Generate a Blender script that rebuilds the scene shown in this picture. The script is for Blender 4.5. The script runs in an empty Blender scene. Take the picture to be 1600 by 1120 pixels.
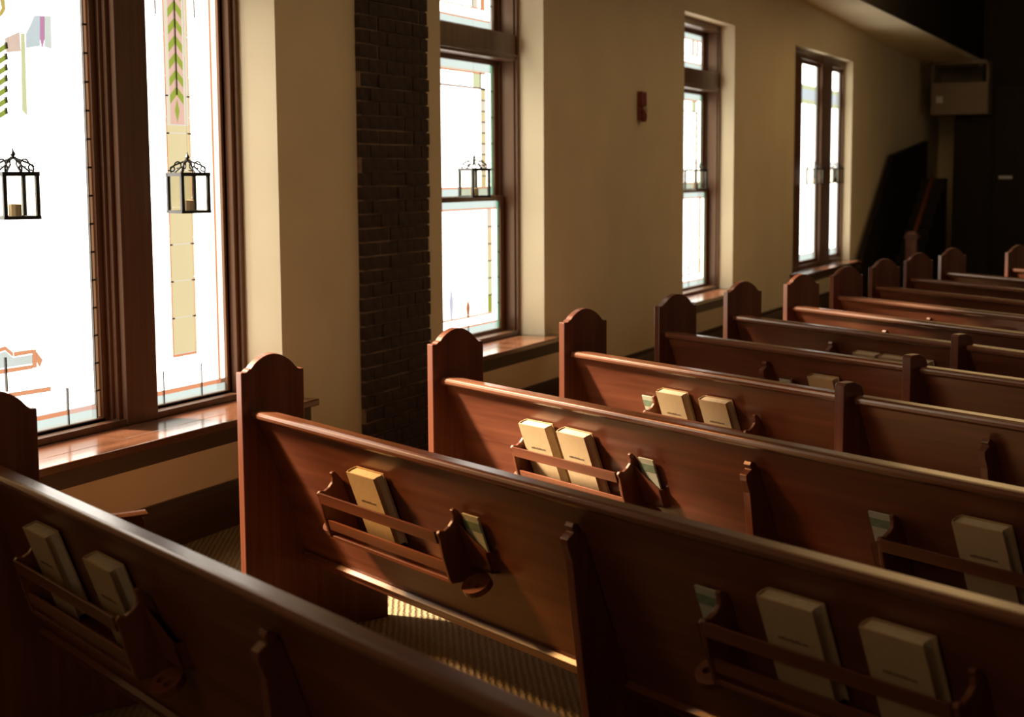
import bpy, bmesh, math, random
from mathutils import Vector, Matrix
random.seed(4)
SC = bpy.context.scene
COL = SC.collection

# ------------------------------------------------------------------ camera
F, YAW, PITCH, ROLL, EYE = 2437.25, math.radians(24.043), math.radians(6.712), math.radians(-0.339), 1.65
_f0 = Vector((-math.sin(YAW), math.cos(YAW), 0)); _r0 = Vector((math.cos(YAW), math.sin(YAW), 0)); _u0 = Vector((0, 0, 1))
FWD = _f0*math.cos(PITCH) - _u0*math.sin(PITCH)
_up = _u0*math.cos(PITCH) + _f0*math.sin(PITCH)
RIGHT = _r0*math.cos(ROLL) + _up*math.sin(ROLL)
UP = _up*math.cos(ROLL) - _r0*math.sin(ROLL)
EYEV = Vector((0, 0, EYE))
cd = bpy.data.cameras.new('camera'); cam = bpy.data.objects.new('camera', cd); COL.objects.link(cam)
cd.sensor_width = 36.0; cd.lens = F/1600*36.0; cd.clip_start = 0.05; cd.clip_end = 200
cd.dof.use_dof = True; cd.dof.focus_distance = 5.7; cd.dof.aperture_fstop = 3.6
cam.matrix_world = Matrix((( RIGHT.x, UP.x, -FWD.x, 0), (RIGHT.y, UP.y, -FWD.y, 0), (RIGHT.z, UP.z, -FWD.z, EYE), (0, 0, 0, 1)))
SC.camera = cam

# ------------------------------------------------------------------ sky, sun, added fill lamps, exposure
SKY, SUN, SUN_ANGLE = 0.86, 44.0, 10.0
GLOW = 3.7                          # daylight scattered into the room by the sunlit window glass
SUN_K, SUN_EL = 0.11, 37.0          # plan slope dY/dX and elevation of the low hazy sun
FILL_LAMP = 62.0
w = bpy.data.worlds.new('overcast_sky'); SC.world = w; w.use_nodes = True
bg = w.node_tree.nodes['Background']; bg.inputs[0].default_value = (1.0, 0.985, 0.95, 1); bg.inputs[1].default_value = SKY
sl = bpy.data.lights.new('low_hazy_sun', 'SUN'); sl.energy = SUN; sl.angle = math.radians(SUN_ANGLE); sl.color = (1.0, 0.90, 0.74)
so = bpy.data.objects.new('low_hazy_sun', sl); COL.objects.link(so)
_h = Vector((1, SUN_K, 0)).normalized()*math.cos(math.radians(SUN_EL)); _d = Vector((_h.x, _h.y, -math.sin(math.radians(SUN_EL))))
so.rotation_euler = _d.to_track_quat('-Z', 'Y').to_euler(); so.location = (-20, -20, 20)
for i, (x, y, z, k) in enumerate([(-2.3, 2.0, 4.7, .8), (-2.3, 7.0, 4.7, 1), (-2.3, 12.0, 4.7, 1), (-2.2, 17.0, 4.3, 1.5)]):
    l = bpy.data.lights.new('overhead_fill', 'POINT'); l.energy = FILL_LAMP*k; l.color = (1.0, 0.64, 0.28); l.shadow_soft_size = 1.0  # added fill lights out of view, brightening the window wall
    o = bpy.data.objects.new('overhead_fill', l); COL.objects.link(o); o.location = (x, y, z)
l = bpy.data.lights.new('rear_fill', 'POINT'); l.energy = 75.0; l.color = (1.0, 0.93, 0.84); l.shadow_soft_size = 0.6  # added light behind the camera, lifting the dark pew backs
o = bpy.data.objects.new('rear_fill', l); COL.objects.link(o); o.location = (-2.6, -3.2, 3.6)
SC.view_settings.view_transform = 'Standard'; SC.view_settings.look = 'None'
SC.view_settings.exposure = 0.0; SC.view_settings.gamma = 1.0; SC.view_settings.use_curve_mapping = False

# ------------------------------------------------------------------ helpers
def ray(px, py):
    return FWD + RIGHT*((px-800)/F) + UP*((560-py)/F)
def atX(px, py, X):
    d = ray(px, py); return EYEV + d*(X/d.x)
def atY(px, py, Y):
    d = ray(px, py); return EYEV + d*(Y/d.y)
def atZ(px, py, Z):
    d = ray(px, py); return EYEV + d*((Z-EYE)/d.z)

def nodes(m):
    m.use_nodes = True; nt = m.node_tree; return nt, nt.nodes, nt.links
def lin(c):
    return tuple(((v/255)/12.92 if v/255 <= .04045 else ((v/255+.055)/1.055)**2.4) for v in c) + (1,)

def mat_plain(name, col, rough=.6, spec=.4, noise=0.0, nscale=8.0, bump=0.0, metal=0.0):
    m = bpy.data.materials.new(name); nt, N, L = nodes(m); b = N['Principled BSDF']
    b.inputs['Roughness'].default_value = rough; b.inputs['Specular IOR Level'].default_value = spec; b.inputs['Metallic'].default_value = metal
    tc = N.new('ShaderNodeTexCoord'); ns = N.new('ShaderNodeTexNoise'); ns.inputs['Scale'].default_value = nscale; ns.inputs['Detail'].default_value = 5
    L.new(tc.outputs['Object'], ns.inputs['Vector'])
    r = N.new('ShaderNodeValToRGB'); r.color_ramp.elements[0].position = .3; r.color_ramp.elements[1].position = .7
    r.color_ramp.elements[0].color = tuple(c*(1-noise) for c in col[:3]) + (1,); r.color_ramp.elements[1].color = tuple(min(1, c*(1+noise)) for c in col[:3]) + (1,)
    L.new(ns.outputs['Fac'], r.inputs['Fac']); L.new(r.outputs['Color'], b.inputs['Base Color'])
    if bump:
        bp = N.new('ShaderNodeBump'); bp.inputs['Strength'].default_value = bump; bp.inputs['Distance'].default_value = .01
        L.new(ns.outputs['Fac'], bp.inputs['Height']); L.new(bp.outputs['Normal'], b.inputs['Normal'])
    return m

def mat_wood(name, dark, light, axis='x', rough=.33, spec=.5, scale=1.0):
    m = bpy.data.materials.new(name); nt, N, L = nodes(m); b = N['Principled BSDF']
    b.inputs['Roughness'].default_value = rough; b.inputs['Specular IOR Level'].default_value = spec; b.inputs['Specular Tint'].default_value = (1.0, .80, .56, 1)   # warm highlight tone put into the specular colour
    tc = N.new('ShaderNodeTexCoord'); mp = N.new('ShaderNodeMapping')
    s = {'x': (1.2, 26, 26), 'y': (26, 1.2, 26), 'z': (26, 26, 1.2)}[axis]
    mp.inputs['Scale'].default_value = tuple(v*scale for v in s)
    L.new(tc.outputs['Object'], mp.inputs['Vector'])
    n1 = N.new('ShaderNodeTexNoise'); n1.inputs['Scale'].default_value = 1.0; n1.inputs['Detail'].default_value = 6; n1.inputs['Distortion'].default_value = .6
    L.new(mp.outputs['Vector'], n1.inputs['Vector'])
    r = N.new('ShaderNodeValToRGB'); r.color_ramp.elements[0].position = .32; r.color_ramp.elements[1].position = .68
    r.color_ramp.elements[0].color = tuple(dark)+(1,); r.color_ramp.elements[1].color = tuple(light)+(1,)
    L.new(n1.outputs['Fac'], r.inputs['Fac']); L.new(r.outputs['Color'], b.inputs['Base Color'])
    bp = N.new('ShaderNodeBump'); bp.inputs['Strength'].default_value = .12; bp.inputs['Distance'].default_value = .004
    L.new(n1.outputs['Fac'], bp.inputs['Height']); L.new(bp.outputs['Normal'], b.inputs['Normal'])
    return m

def mat_glass(name, col, glow=None):
    """leaded window glass: tinted, partly clear and partly scattering (it glows with the daylight behind it).
    Slabs have two faces, so the tint is a square root and each face gives half of the glow."""
    glow = GLOW if glow is None else glow
    m = bpy.data.materials.new(name); nt, N, L = nodes(m)
    N.remove(N['Principled BSDF']); out = N['Material Output']
    tc = N.new('ShaderNodeTexCoord'); ns = N.new('ShaderNodeTexNoise'); ns.inputs['Scale'].default_value = 7; ns.inputs['Detail'].default_value = 3
    L.new(tc.outputs['Object'], ns.inputs['Vector'])
    r = N.new('ShaderNodeValToRGB'); r.color_ramp.elements[0].position = .3; r.color_ramp.elements[1].position = .7
    c = [math.sqrt(v) for v in col]
    r.color_ramp.elements[0].color = tuple(v*.96 for v in c)+(1,); r.color_ramp.elements[1].color = tuple(c)+(1,)
    L.new(ns.outputs['Fac'], r.inputs['Fac'])
    t = N.new('ShaderNodeBsdfTransparent'); L.new(r.outputs['Color'], t.inputs['Color'])
    g = N.new('ShaderNodeBsdfGlossy'); g.inputs['Roughness'].default_value = .2
    mx = N.new('ShaderNodeMixShader'); mx.inputs[0].default_value = .02
    L.new(t.outputs[0], mx.inputs[1]); L.new(g.outputs[0], mx.inputs[2]); last = mx
    if glow > 0:
        e = N.new('ShaderNodeEmission'); e.inputs['Color'].default_value = (col[0], col[1]*.945, col[2]*.85, 1); e.inputs['Strength'].default_value = glow*.5
        ad = N.new('ShaderNodeAddShader'); L.new(mx.outputs[0], ad.inputs[0]); L.new(e.outputs[0], ad.inputs[1]); last = ad
    L.new(last.outputs[0], out.inputs['Surface'])
    return m

class MB:
    def __init__(s): s.v = []; s.f = []
    def add(s, vs, fs):
        b = len(s.v); s.v += [tuple(v) for v in vs]; s.f += [tuple(i+b for i in f) for f in fs]; return s
    def box(s, a, b):
        (x0, y0, z0), (x1, y1, z1) = a, b
        x0, x1 = sorted((x0, x1)); y0, y1 = sorted((y0, y1)); z0, z1 = sorted((z0, z1))
        return s.add([(x0,y0,z0),(x1,y0,z0),(x1,y1,z0),(x0,y1,z0),(x0,y0,z1),(x1,y0,z1),(x1,y1,z1),(x0,y1,z1)],
                     [(0,3,2,1),(4,5,6,7),(0,1,5,4),(1,2,6,5),(2,3,7,6),(3,0,4,7)])
    def prism(s, poly, axis, a, b):
        """extrude a 2D polygon along axis. axis x: poly=(y,z); y: (x,z); z: (x,y)"""
        def P(p, t):
            return {'x': (t, p[0], p[1]), 'y': (p[0], t, p[1]), 'z': (p[0], p[1], t)}[axis]
        n = len(poly)
        vs = [P(p, a) for p in poly] + [P(p, b) for p in poly]
        fs = [tuple(range(n-1, -1, -1)), tuple(range(n, 2*n))] + [(i, (i+1) % n, n+(i+1) % n, n+i) for i in range(n)]
        return s.add(vs, fs)
    def tube(s, p, q, r, n=8, r2=None):
        p, q = Vector(p), Vector(q); d = (q-p).normalized(); r2 = r if r2 is None else r2
        a = d.orthogonal().normalized(); b = d.cross(a)
        vs = [p+(a*math.cos(t)+b*math.sin(t))*r for t in [2*math.pi*i/n for i in range(n)]] + [q+(a*math.cos(t)+b*math.sin(t))*r2 for t in [2*math.pi*i/n for i in range(n)]]
        return s.add(vs, [tuple(range(n-1, -1, -1)), tuple(range(n, 2*n))] + [(i, (i+1) % n, n+(i+1) % n, n+i) for i in range(n)])
    def lathe(s, prof, c=(0, 0, 0), n=16):
        c = Vector(c); k = len(prof); vs = []; fs = []
        for i in range(n):
            t = 2*math.pi*i/n
            vs += [c+Vector((r*math.cos(t), r*math.sin(t), z)) for r, z in prof]
        for i in range(n):
            for j in range(k-1):
                a = i*k+j; b = ((i+1) % n)*k+j
                fs.append((a, b, b+1, a+1))
        return s.add(vs, fs)
    def mesh(s, name):
        m = bpy.data.meshes.new(name); m.from_pydata(s.v, [], s.f)
        bm = bmesh.new(); bm.from_mesh(m); bmesh.ops.recalc_face_normals(bm, faces=bm.faces); bm.to_mesh(m); bm.free()
        return m
    def build(s, name, mat, parent=None, bevel=0, smooth=False):
        m = s.mesh(name); m.materials.append(mat)
        o = bpy.data.objects.new(name, m); COL.objects.link(o)
        if parent: o.parent = parent
        if bevel:
            b = o.modifiers.new('bevel', 'BEVEL'); b.width = bevel; b.segments = 2; b.limit_method = 'ANGLE'; b.angle_limit = math.radians(40)
        if smooth:
            m.polygons.foreach_set('use_smooth', [True]*len(m.polygons))
        return o

def tag(o, label=None, cat=None, group=None, kind=None):
    if label: o['label'] = label
    if cat: o['category'] = cat
    if group: o['group'] = group
    if kind: o['kind'] = kind
    return o
def empty(name, loc=(0, 0, 0), rz=0.0):
    o = bpy.data.objects.new(name, None); COL.objects.link(o); o.location = loc; o.rotation_euler = (0, 0, rz); o.empty_display_size = .1; return o
def copy_tree(o, parent=None, keep_rot=False):
    c = o.copy(); COL.objects.link(c)
    if parent: c.parent = parent
    for ch in [k for k in o.children]: copy_tree(ch, c)
    return c

# ------------------------------------------------------------------ materials
PLASTER = mat_plain('tan_wall_paint', (.73, .615, .405), .75, .25, .04, 2.0, .05)
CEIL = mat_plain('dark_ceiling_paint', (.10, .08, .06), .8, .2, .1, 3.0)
PEW = mat_wood('mahogany_pew_wood', (.085, .022, .0095), (.145, .041, .0175), 'x', .30)
PEWZ = mat_wood('mahogany_end_wood', (.085, .022, .0095), (.145, .041, .0175), 'z', .30)
PEWY = mat_wood('mahogany_side_wood', (.085, .022, .0095), (.145, .041, .0175), 'y', .30)
RAILW = mat_wood('glossy_rail_wood', (.11, .038, .017), (.16, .056, .026), 'x', .24, .6)  # slightly lighter and glossier than the pew wood
DARKW = mat_wood('dark_window_wood', (.085, .036, .018), (.135, .058, .029), 'z', .32)
DARKB = mat_wood('shade_darkened_trim_wood', (.030, .013, .008), (.048, .021, .013), 'y', .4)  # darkened to carry the shade on apron and baseboard faces
DARKWY = mat_wood('dark_sill_wood', (.075, .028, .013), (.11, .042, .02), 'y', .16, .6)
DARKF = mat_wood('dark_front_panelling', (.030, .018, .012), (.045, .026, .016), 'z', .5)
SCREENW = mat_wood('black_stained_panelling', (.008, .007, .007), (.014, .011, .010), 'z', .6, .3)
BRICK = mat_plain('dark_brown_brick', (.050, .033, .027), .85, .2, .35, 14.0, .5)
MORTAR = mat_plain('grey_brown_mortar', (.24, .165, .11), .9, .2, .2, 30.0, .5)
LEAD = mat_plain('dark_lead_came', (.05, .04, .035), .5, .5, .2, 20)
IRON = mat_plain('black_wrought_iron', (.012, .011, .010), .45, .5, .2, 20, 0, .4)
FROST = mat_glass('pale_lantern_glass', (.93, .91, .82), 0)
PAPER = mat_plain('cream_page_edges', (.50, .37, .22), .8, .2, .06, 60)
COVER = mat_plain('tan_book_cloth', (.38, .235, .105), .65, .3, .05, 40, .1)
TITLE = mat_plain('brown_title_foil', (.15, .085, .04), .6, .3, .5, 220)
CARDW = mat_plain('pale_card_paper', (.36, .32, .21), .7, .2, .05, 30)
CARDG = mat_plain('green_printed_band', (.14, .165, .09), .7, .2, .15, 60)
RED = mat_plain('dark_red_plastic', (.16, .020, .016), .4, .5, .05, 10)
WHITEP = mat_plain('off_white_lens', (.55, .45, .30), .3, .5, .05, 10)
BOXP = mat_plain('beige_cabinet_paint', (.26, .20, .14), .6, .3, .05, 6)
METALP = mat_plain('pale_metal_plate', (.7, .7, .68), .3, .5, .05, 10)
def carpet():
    m = bpy.data.materials.new('ribbed_gold_carpet'); nt, N, L = nodes(m); b = N['Principled BSDF']
    b.inputs['Roughness'].default_value = .95; b.inputs['Specular IOR Level'].default_value = .1
    tc = N.new('ShaderNodeTexCoord'); mp = N.new('ShaderNodeMapping'); mp.inputs['Rotation'].default_value = (0, 0, math.radians(-27))
    L.new(tc.outputs['Object'], mp.inputs['Vector'])
    wv = N.new('ShaderNodeTexWave'); wv.inputs['Scale'].default_value = 14.0; wv.inputs['Distortion'].default_value = 2.2; wv.inputs['Detail'].default_value = 3; wv.inputs['Detail Scale'].default_value = 3
    wv.bands_direction = 'X'; L.new(mp.outputs['Vector'], wv.inputs['Vector'])
    n = N.new('ShaderNodeTexNoise'); n.inputs['Scale'].default_value = 90; L.new(tc.outputs['Object'], n.inputs['Vector'])
    mx = N.new('ShaderNodeMix'); mx.data_type = 'FLOAT'; mx.inputs[0].default_value = .35; L.new(wv.outputs['Fac'], mx.inputs[2]); L.new(n.outputs['Fac'], mx.inputs[3])
    r = N.new('ShaderNodeValToRGB'); r.color_ramp.elements[0].color = (.11, .068, .03, 1); r.color_ramp.elements[1].color = (.20, .13, .06, 1)
    L.new(mx.outputs[0], r.inputs['Fac']); L.new(r.outputs['Color'], b.inputs['Base Color'])
    bp = N.new('ShaderNodeBump'); bp.inputs['Strength'].default_value = .8; bp.inputs['Distance'].default_value = .008
    L.new(mx.outputs[0], bp.inputs['Height']); L.new(bp.outputs['Normal'], b.inputs['Normal'])
    return m
CARPET = carpet()
def seen(rgb, behind=None):
    """tint of a two faced pane that shows the given colour against sky and glow"""
    out = []
    for v, w_ in zip(lin(rgb)[:3], (1, .945, .85)):
        lo, hi = 0.0, .97
        for _ in range(40):
            t = (lo+hi)/2
            if (SKY if behind is None else behind)*t + GLOW*w_*t*(1+math.sqrt(t))/2 < v: lo = t
            else: hi = t
        out.append(lo)
    return tuple(out)
GL = {k: mat_glass(k+'_glass', c) for k, c in {
    'white': (.97, .97, .97), 'amber': seen((240, 222, 172)), 'orange': seen((240, 160, 116)), 'pale_amber': seen((242, 230, 205)), 'green': seen((165, 180, 72)),
    'pink': seen((240, 196, 178)), 'teal': seen((140, 205, 172)), 'mint': seen((232, 246, 238)), 'tan': seen((176, 128, 90)), 'blue': seen((226, 236, 240)), 'violet': seen((205, 140, 185)), 'lilac': seen((210, 210, 232)), 'lime': seen((230, 234, 186))}.items()}
PICG = {k: mat_glass('painted_'+k+'_glass', seen(c, SKY+GLOW)) for k, c in {'amber': (214, 190, 110), 'pink': (238, 214, 200), 'blue': (216, 230, 238), 'violet': (212, 150, 192), 'mint': (228, 238, 234), 'lime': (226, 230, 185), 'green': (165, 180, 80), 'orange': (244, 172, 130)}.items()}
GL['rich_amber'] = mat_glass('rich_amber_glass', (.24, .165, .085))
GL['deep_amber'] = mat_glass('deep_amber_glass', (.22, .10, .03))
GL['dim_amber'] = mat_glass('dim_amber_glass', (.92, .88, .80), 0)

# ------------------------------------------------------------------ room shell
WX = -4.2; WOUT = -4.55; CEILZ = 5.2
WIN = {1: (3.45, 6.60), 2: (8.40, 9.97), 3: (13.11, 14.67), 4: (17.05, 20.06)}
SILLZ, TOPZ = 0.50, 3.045
tag(MB().box((-4.62, -4, -.12), (7.2, 27, 0)).build('floor', CARPET), 'gold brown ribbed carpet between the pews', kind='structure')
wl = MB(); y = -4.0
for k in (1, 2, 3, 4):
    a, b = WIN[k]
    wo = WOUT if k < 4 else -4.40
    y0_ = y if k != 4 else 15.9
    if k == 4: wl.box((WOUT, y, 0), (WX, 15.9, CEILZ))
    wl.box((wo, y0_, 0), (WX, a, CEILZ)); wl.box((wo, a, 0), (WX, b, SILLZ)); wl.box((wo, a, TOPZ), (WX, b, CEILZ)); y = b
wl.box((-4.40, y, 0), (WX, 27, CEILZ))
tag(wl.build('wall_left', PLASTER), 'tan plaster wall pierced by tall stained glass windows', kind='structure')
tag(MB().box((-4.62, -4.3, -.12), (7.2, -4, CEILZ)).build('wall_back', PLASTER), 'tan plaster wall behind the pews', kind='structure')
tag(MB().box((-4.62, 27, -.12), (7.2, 27.3, CEILZ)).build('wall_front', PLASTER), 'dim plaster end wall of the nave', kind='structure')
wr = MB(); y = -4.3
RW = [(-2.6, -.6), (1.6, 4.4), (6.6, 9.4), (11.6, 14.4), (16.6, 19.4)]
for a, b in RW:
    wr.box((7.2, y, -.12), (7.6, a, CEILZ)); wr.box((7.2, a, -.12), (7.6, b, 1.6)); wr.box((7.2, a, 3.2), (7.6, b, CEILZ)); y = b
wr.box((7.2, y, -.12), (7.6, 27.3, CEILZ))
tag(wr.build('wall_right', PLASTER), 'tan plaster wall across the nave', kind='structure')
for i, (a, b) in enumerate(RW):  # unseen windows, added to bring sky light onto the window wall
    MBp = MB().box((7.38, a, 1.6), (7.40, b, 3.2))
    tag(MBp.build('window_%d' % (5+i), GL['dim_amber']), 'unseen pale window across the nave, added for fill light', kind='structure')
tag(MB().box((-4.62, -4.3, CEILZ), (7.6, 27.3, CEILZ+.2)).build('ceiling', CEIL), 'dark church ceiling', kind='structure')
# sloping plaster soffit along the window wall
def soffz(y): return 3.55 - .0274*(y-17.37)
s0, s1, sx = 4.0, 26.0, -3.39
sf = MB().add([(WX, -4, soffz(-4)), (sx, -4, soffz(-4)), (sx, s1, soffz(s1)), (WX, s1, soffz(s1)), (WX, -4, CEILZ), (sx, -4, CEILZ), (sx, s1, CEILZ), (WX, s1, CEILZ)],
              [(0,3,2,1),(4,5,6,7),(0,1,5,4),(1,2,6,5),(2,3,7,6),(3,0,4,7)])
tag(sf.build('trim_1', PLASTER), 'sloping plaster soffit running above the windows', kind='structure')
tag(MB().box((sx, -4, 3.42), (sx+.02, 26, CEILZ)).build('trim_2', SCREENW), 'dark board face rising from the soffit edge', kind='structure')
bb = MB()
for a, b in ((-4, 7.38), (8.16, 20.0)): bb.prism([(WX, 0), (WX+.03, 0), (WX+.03, .19), (WX+.018, .215), (WX, .215)], 'y', a, b)
tag(bb.build('baseboard_left', DARKB), 'dark wood baseboard under the windows', kind='structure')

# brick pilaster between the first and second windows
bp_ = empty('brick_pilaster', (WX, 7.77, 0)); tag(bp_, 'dark brown brick pilaster between the two nearest windows', 'pillar')
MB().box((.001, -.385, 0), (.0285, .385, soffz(8)-.01)).build('mortar', MORTAR, bp_)
bl, bh, mj = .186, .066, .010
meshes = []
for q in range(4):
    m = MB().box((.002, -bl/2, -bh/2), (.032+.004*q, bl/2, bh/2)).mesh('brick'); m.materials.append(BRICK); meshes.append(m)
half = [MB().box((.002, -bl/4+mj/4, -bh/2), (.034+.003*q, bl/4-mj/4, bh/2)).mesh('brick') for q in range(2)]
for m in half: m.materials.append(BRICK)
row = 0; z = bh/2+.002
while z < soffz(8)-.05:
    ys = [-.294+i*(bl+mj) for i in range(4)] if row % 2 == 0 else [-.196+i*(bl+mj) for i in range(3)]
    for yy in ys:
        o = bpy.data.objects.new('brick', random.choice(meshes)); COL.objects.link(o); o.parent = bp_; o.location = (random.uniform(-.001, .001), yy+random.uniform(-.004, .004), z)
    if row % 2:
        for yy in (-.343, .343+.006):
            o = bpy.data.objects.new('brick', random.choice(half)); COL.objects.link(o); o.parent = bp_; o.location = (0, yy, z)
    z += bh+mj; row += 1

# ------------------------------------------------------------------ windows
def rect_prism(mb, Y0, Y1, z0, z1, X, t=.005): mb.box((X-t/2, Y0, z0), (X+t/2, Y1, z1))
def glass_piece(parent, X, pts, key, name='pane', t=.005, lib=None):
    """pts: list of (Y,z) on the glass plane"""
    return MB().prism([(p[0], p[1]) for p in pts], 'x', X-t/2, X+t/2).build(name, (lib or GL)[key], parent)
def R4(Y0, Y1, z0, z1): return [(Y0, z0), (Y1, z0), (Y1, z1), (Y0, z1)]

def frame_ring(mb, X0, X1, Y0, Y1, z0, z1, wv, wb=None, wt=None):
    wb = wv if wb is None else wb; wt = wv if wt is None else wt
    mb.box((X0, Y0, z0), (X1, Y0+wv, z1)); mb.box((X0, Y1-wv, z0), (X1, Y1, z1))
    mb.box((X0, Y0+wv, z0), (X1, Y1-wv, z0+wb)); mb.box((X0, Y0+wv, z1-wt), (X1, Y1-wv, z1))

def sill(parent, a, b, over=.10, back=-4.47):
    MB().box((back, a+.001, SILLZ+.001), (-4.195, b-.001, .54)).box((WX, a-over, .505), (-4.05, b+over, .54)).build('sill', DARKWY, parent, bevel=.006)
    MB().box((WX, a-over+.04, .43), (-4.075, b+over-.04, .505)).build('apron', DARKB, parent, bevel=.004)

def leads_mesh(parent, X, lines, wd=.007):
    mb = MB()
    for (y0, z0), (y1, z1) in lines:
        v = Vector((0, y1-y0, z1-z0))
        if v.length < 1e-5: continue
        n_ = Vector((0, -v.z, v.y)).normalized()*wd/2
        p, q = Vector((X, y0, z0)), Vector((X, y1, z1)); tx = Vector((.005, 0, 0))
        c8 = [p-n_-tx, p+n_-tx, q+n_-tx, q-n_-tx, p-n_+tx, p+n_+tx, q+n_+tx, q-n_+tx]
        mb.add(c8, [(0,3,2,1),(4,5,6,7),(0,1,5,4),(1,2,6,5),(2,3,7,6),(3,0,4,7)])
    return mb.build('leading', LEAD, parent)

def chevron_column(sash, X, y0, y1, z0, z1, pitch, flip=1):
    """a leafy column of V shaped leaves, green and pink in turn"""
    ym = (y0+y1)/2; h = (y1-y0)*.42; z = z1; k = 0; pieces = 0
    while z-pitch > z0+h:
        for a, b in ((y0, ym), (ym, y1)):
            za, zb = (z-h, z) if a == y0 else (z, z-h)
            glass_piece(sash, X, [(a, za-pitch), (b, zb-pitch), (b, zb), (a, za)], 'green' if k % 2 == 0 else 'pink')
        z -= pitch; k += 1
    return z

# --- window 1: two tall leaded lights with a broad mullion
w1 = empty('window_1', (0, 0, 0)); tag(w1, 'nearest tall stained glass window with two lights', kind='structure')
a, b = WIN[1]; XF = -4.41; XG = -4.49; GB, GT = .585, 2.555
M0, M1 = 5.60, 5.86      # mullion
fr = MB()
for X0, X1, wv in ((-4.54, -4.47, .085), (-4.47, -4.43, .055), (-4.43, XF, .028)):
    frame_ring(fr, X0, X1, a, b, .5405, TOPZ, wv, .045 if X0 < -4.5 else .03, .06)
fr.build('frame', DARKW, w1, bevel=.003)
mu = MB().box((-4.53, 5.535, .54), (-4.50, M1+.02, TOPZ)).box((-4.50, 5.56, .54), (-4.475, M1+.01, TOPZ)).box((-4.475, 5.585, .54), (-4.455, M1, TOPZ)).box((-4.455, M0+.005, .54), (-4.435, M1, TOPZ)).box((-4.435, M0+.03, .54), (XF+.005, M1-.005, TOPZ-.07))
mu.build('mullion', DARKW, w1, bevel=.004)
sill(w1, a, b)
MB().box((-4.53, a+.03, 2.576), (-4.42, b-.03, 2.70)).box((-4.42, a+.03, 2.60), (XF, b-.03, 2.676)).build('transom', DARKW, w1, bevel=.004)  # unseen transom, added to shorten the reach of the sun
for q0, q1 in ((a+.09, 5.54), (M1+.02, b-.09)):
    tl_ = MB(); frame_ring(tl_, XG-.02, XG+.02, q0, q1, 2.701, 2.985, .03); tl_ = tl_.build('added_transom_light', DARKW, w1)
    MB().box((XG-.0025, q0+.031, 2.732), (XG+.0025, q1-.031, 2.954)).build('pane', GL['deep_amber'], tl_)  # out of view, tinted deep to hold back the high sun
# right light
sR = MB(); frame_ring(sR, XG-.02, XG+.02, M1+.0, 6.545, .545, 2.575, .012, .035, .02); sR = sR.build('sash', DARKW, w1)
Yl, Yr = M1+.012, 6.533
def gy(px, py, X=XG): return atX(px, py, X).y
def gz(px, py, X=XG): return atX(px, py, X).z
c0, c1 = gy(258, 120), gy(293, 120); bl0, bl1 = gy(326, 60), gy(330, 60); st = gy(339, 60)
zb = gz(300, 608); zt = GT; zcol = gz(282, 553); lw = .010
zbl = zb+.022
# bottom row of white pieces under the orange line
cuts = [Yl, gy(256, 630), gy(315, 615), bl1, Yr]
for i in range(4): glass_piece(sR, XG, R4(cuts[i]+.003, cuts[i+1]-.003, GB, zb), 'mint')
for i in range(3): glass_piece(sR, XG, R4(cuts[i]+.003, cuts[i+1]-.003, zb+.002, zbl), 'orange')
# white fields
glass_piece(sR, XG, R4(Yl, c0-lw, zbl+.002, zt), 'white'); glass_piece(sR, XG, R4(c1+lw, bl0, zbl+.002, zt), 'white')
glass_piece(sR, XG, R4(c0-lw, c1+lw, zbl+.002, zcol-.012), 'white')
glass_piece(sR, XG, R4(bl0, bl1, zbl+.002, zt), 'orange'); glass_piece(sR, XG, R4(bl1, st, zbl+.002, zt), 'white')
n = 14
for i in range(n):
    za, zc = zbl+.002+(zt-zbl)*i/n, zbl+(zt-zbl)*(i+1)/n
    glass_piece(sR, XG, R4(st, st+.022, za+.004, zc-.004), 'teal'); glass_piece(sR, XG, R4(st+.024, Yr, za+.004, zc-.004), 'tan')
for q0, q1 in ((c0-lw, c0), (c1, c1+lw)):
    zz = zcol-.012
    while zz < zt-.01:
        ze = min(zt, zz+.19); glass_piece(sR, XG, R4(q0, q1, zz, ze-.004), 'orange'); zz = ze
glass_piece(sR, XG, R4(c0, c1, zcol-.012, zcol), 'orange')
zz = zcol; zam = gz(278, 196)
while zz < zam-.01:
    ze = min(zam, zz+.175); glass_piece(sR, XG, R4(c0+.001, c1-.001, zz+.003, ze), 'amber'); zz = ze
e0, e1 = c0+(c1-c0)*.17, c0+(c1-c0)*.78
glass_piece(sR, XG, R4(c0+.001, e0, zam+.003, zt), 'pale_amber'); glass_piece(sR, XG, R4(e1, c1-.001, zam+.003, zt), 'pale_amber')
zend = chevron_column(sR, XG, e0+.001, e1-.001, gz(278, 172), zt, .040)
em = (e0+e1)/2; zbt = zend-.018; zbb = gz(278, 192)
bud = [(em, zbb-.0), (em+.018, (zbb+zbt)/2), (em, zbt), (em-.018, (zbb+zbt)/2)]
glass_piece(sR, XG, bud, 'green')
glass_piece(sR, XG, [(e0, zam+.004), (em, zam+.004), (em, zbb), (em-.018, (zbb+zbt)/2), (em, zbt), (em, zend), (e0, zend-(e1-e0)*.42)], 'pink')
glass_piece(sR, XG, [(em, zam+.004), (e1, zam+.004), (e1, zend-(e1-e0)*.42), (em, zend), (em, zbt), (em+.018, (zbb+zbt)/2), (em, zbb)], 'pink')
L = []
for zz in [zcol+.175*i for i in range(1, 8)]: L.append(((c0-lw, zz), (c0+.012, zz))); L.append(((c1-.012, zz), (c1+lw, zz)))
for i in range(1, n):
    zz = zbl+(zt-zbl)*i/n; L.append(((st-.004, zz), (Yr, zz)))
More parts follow.
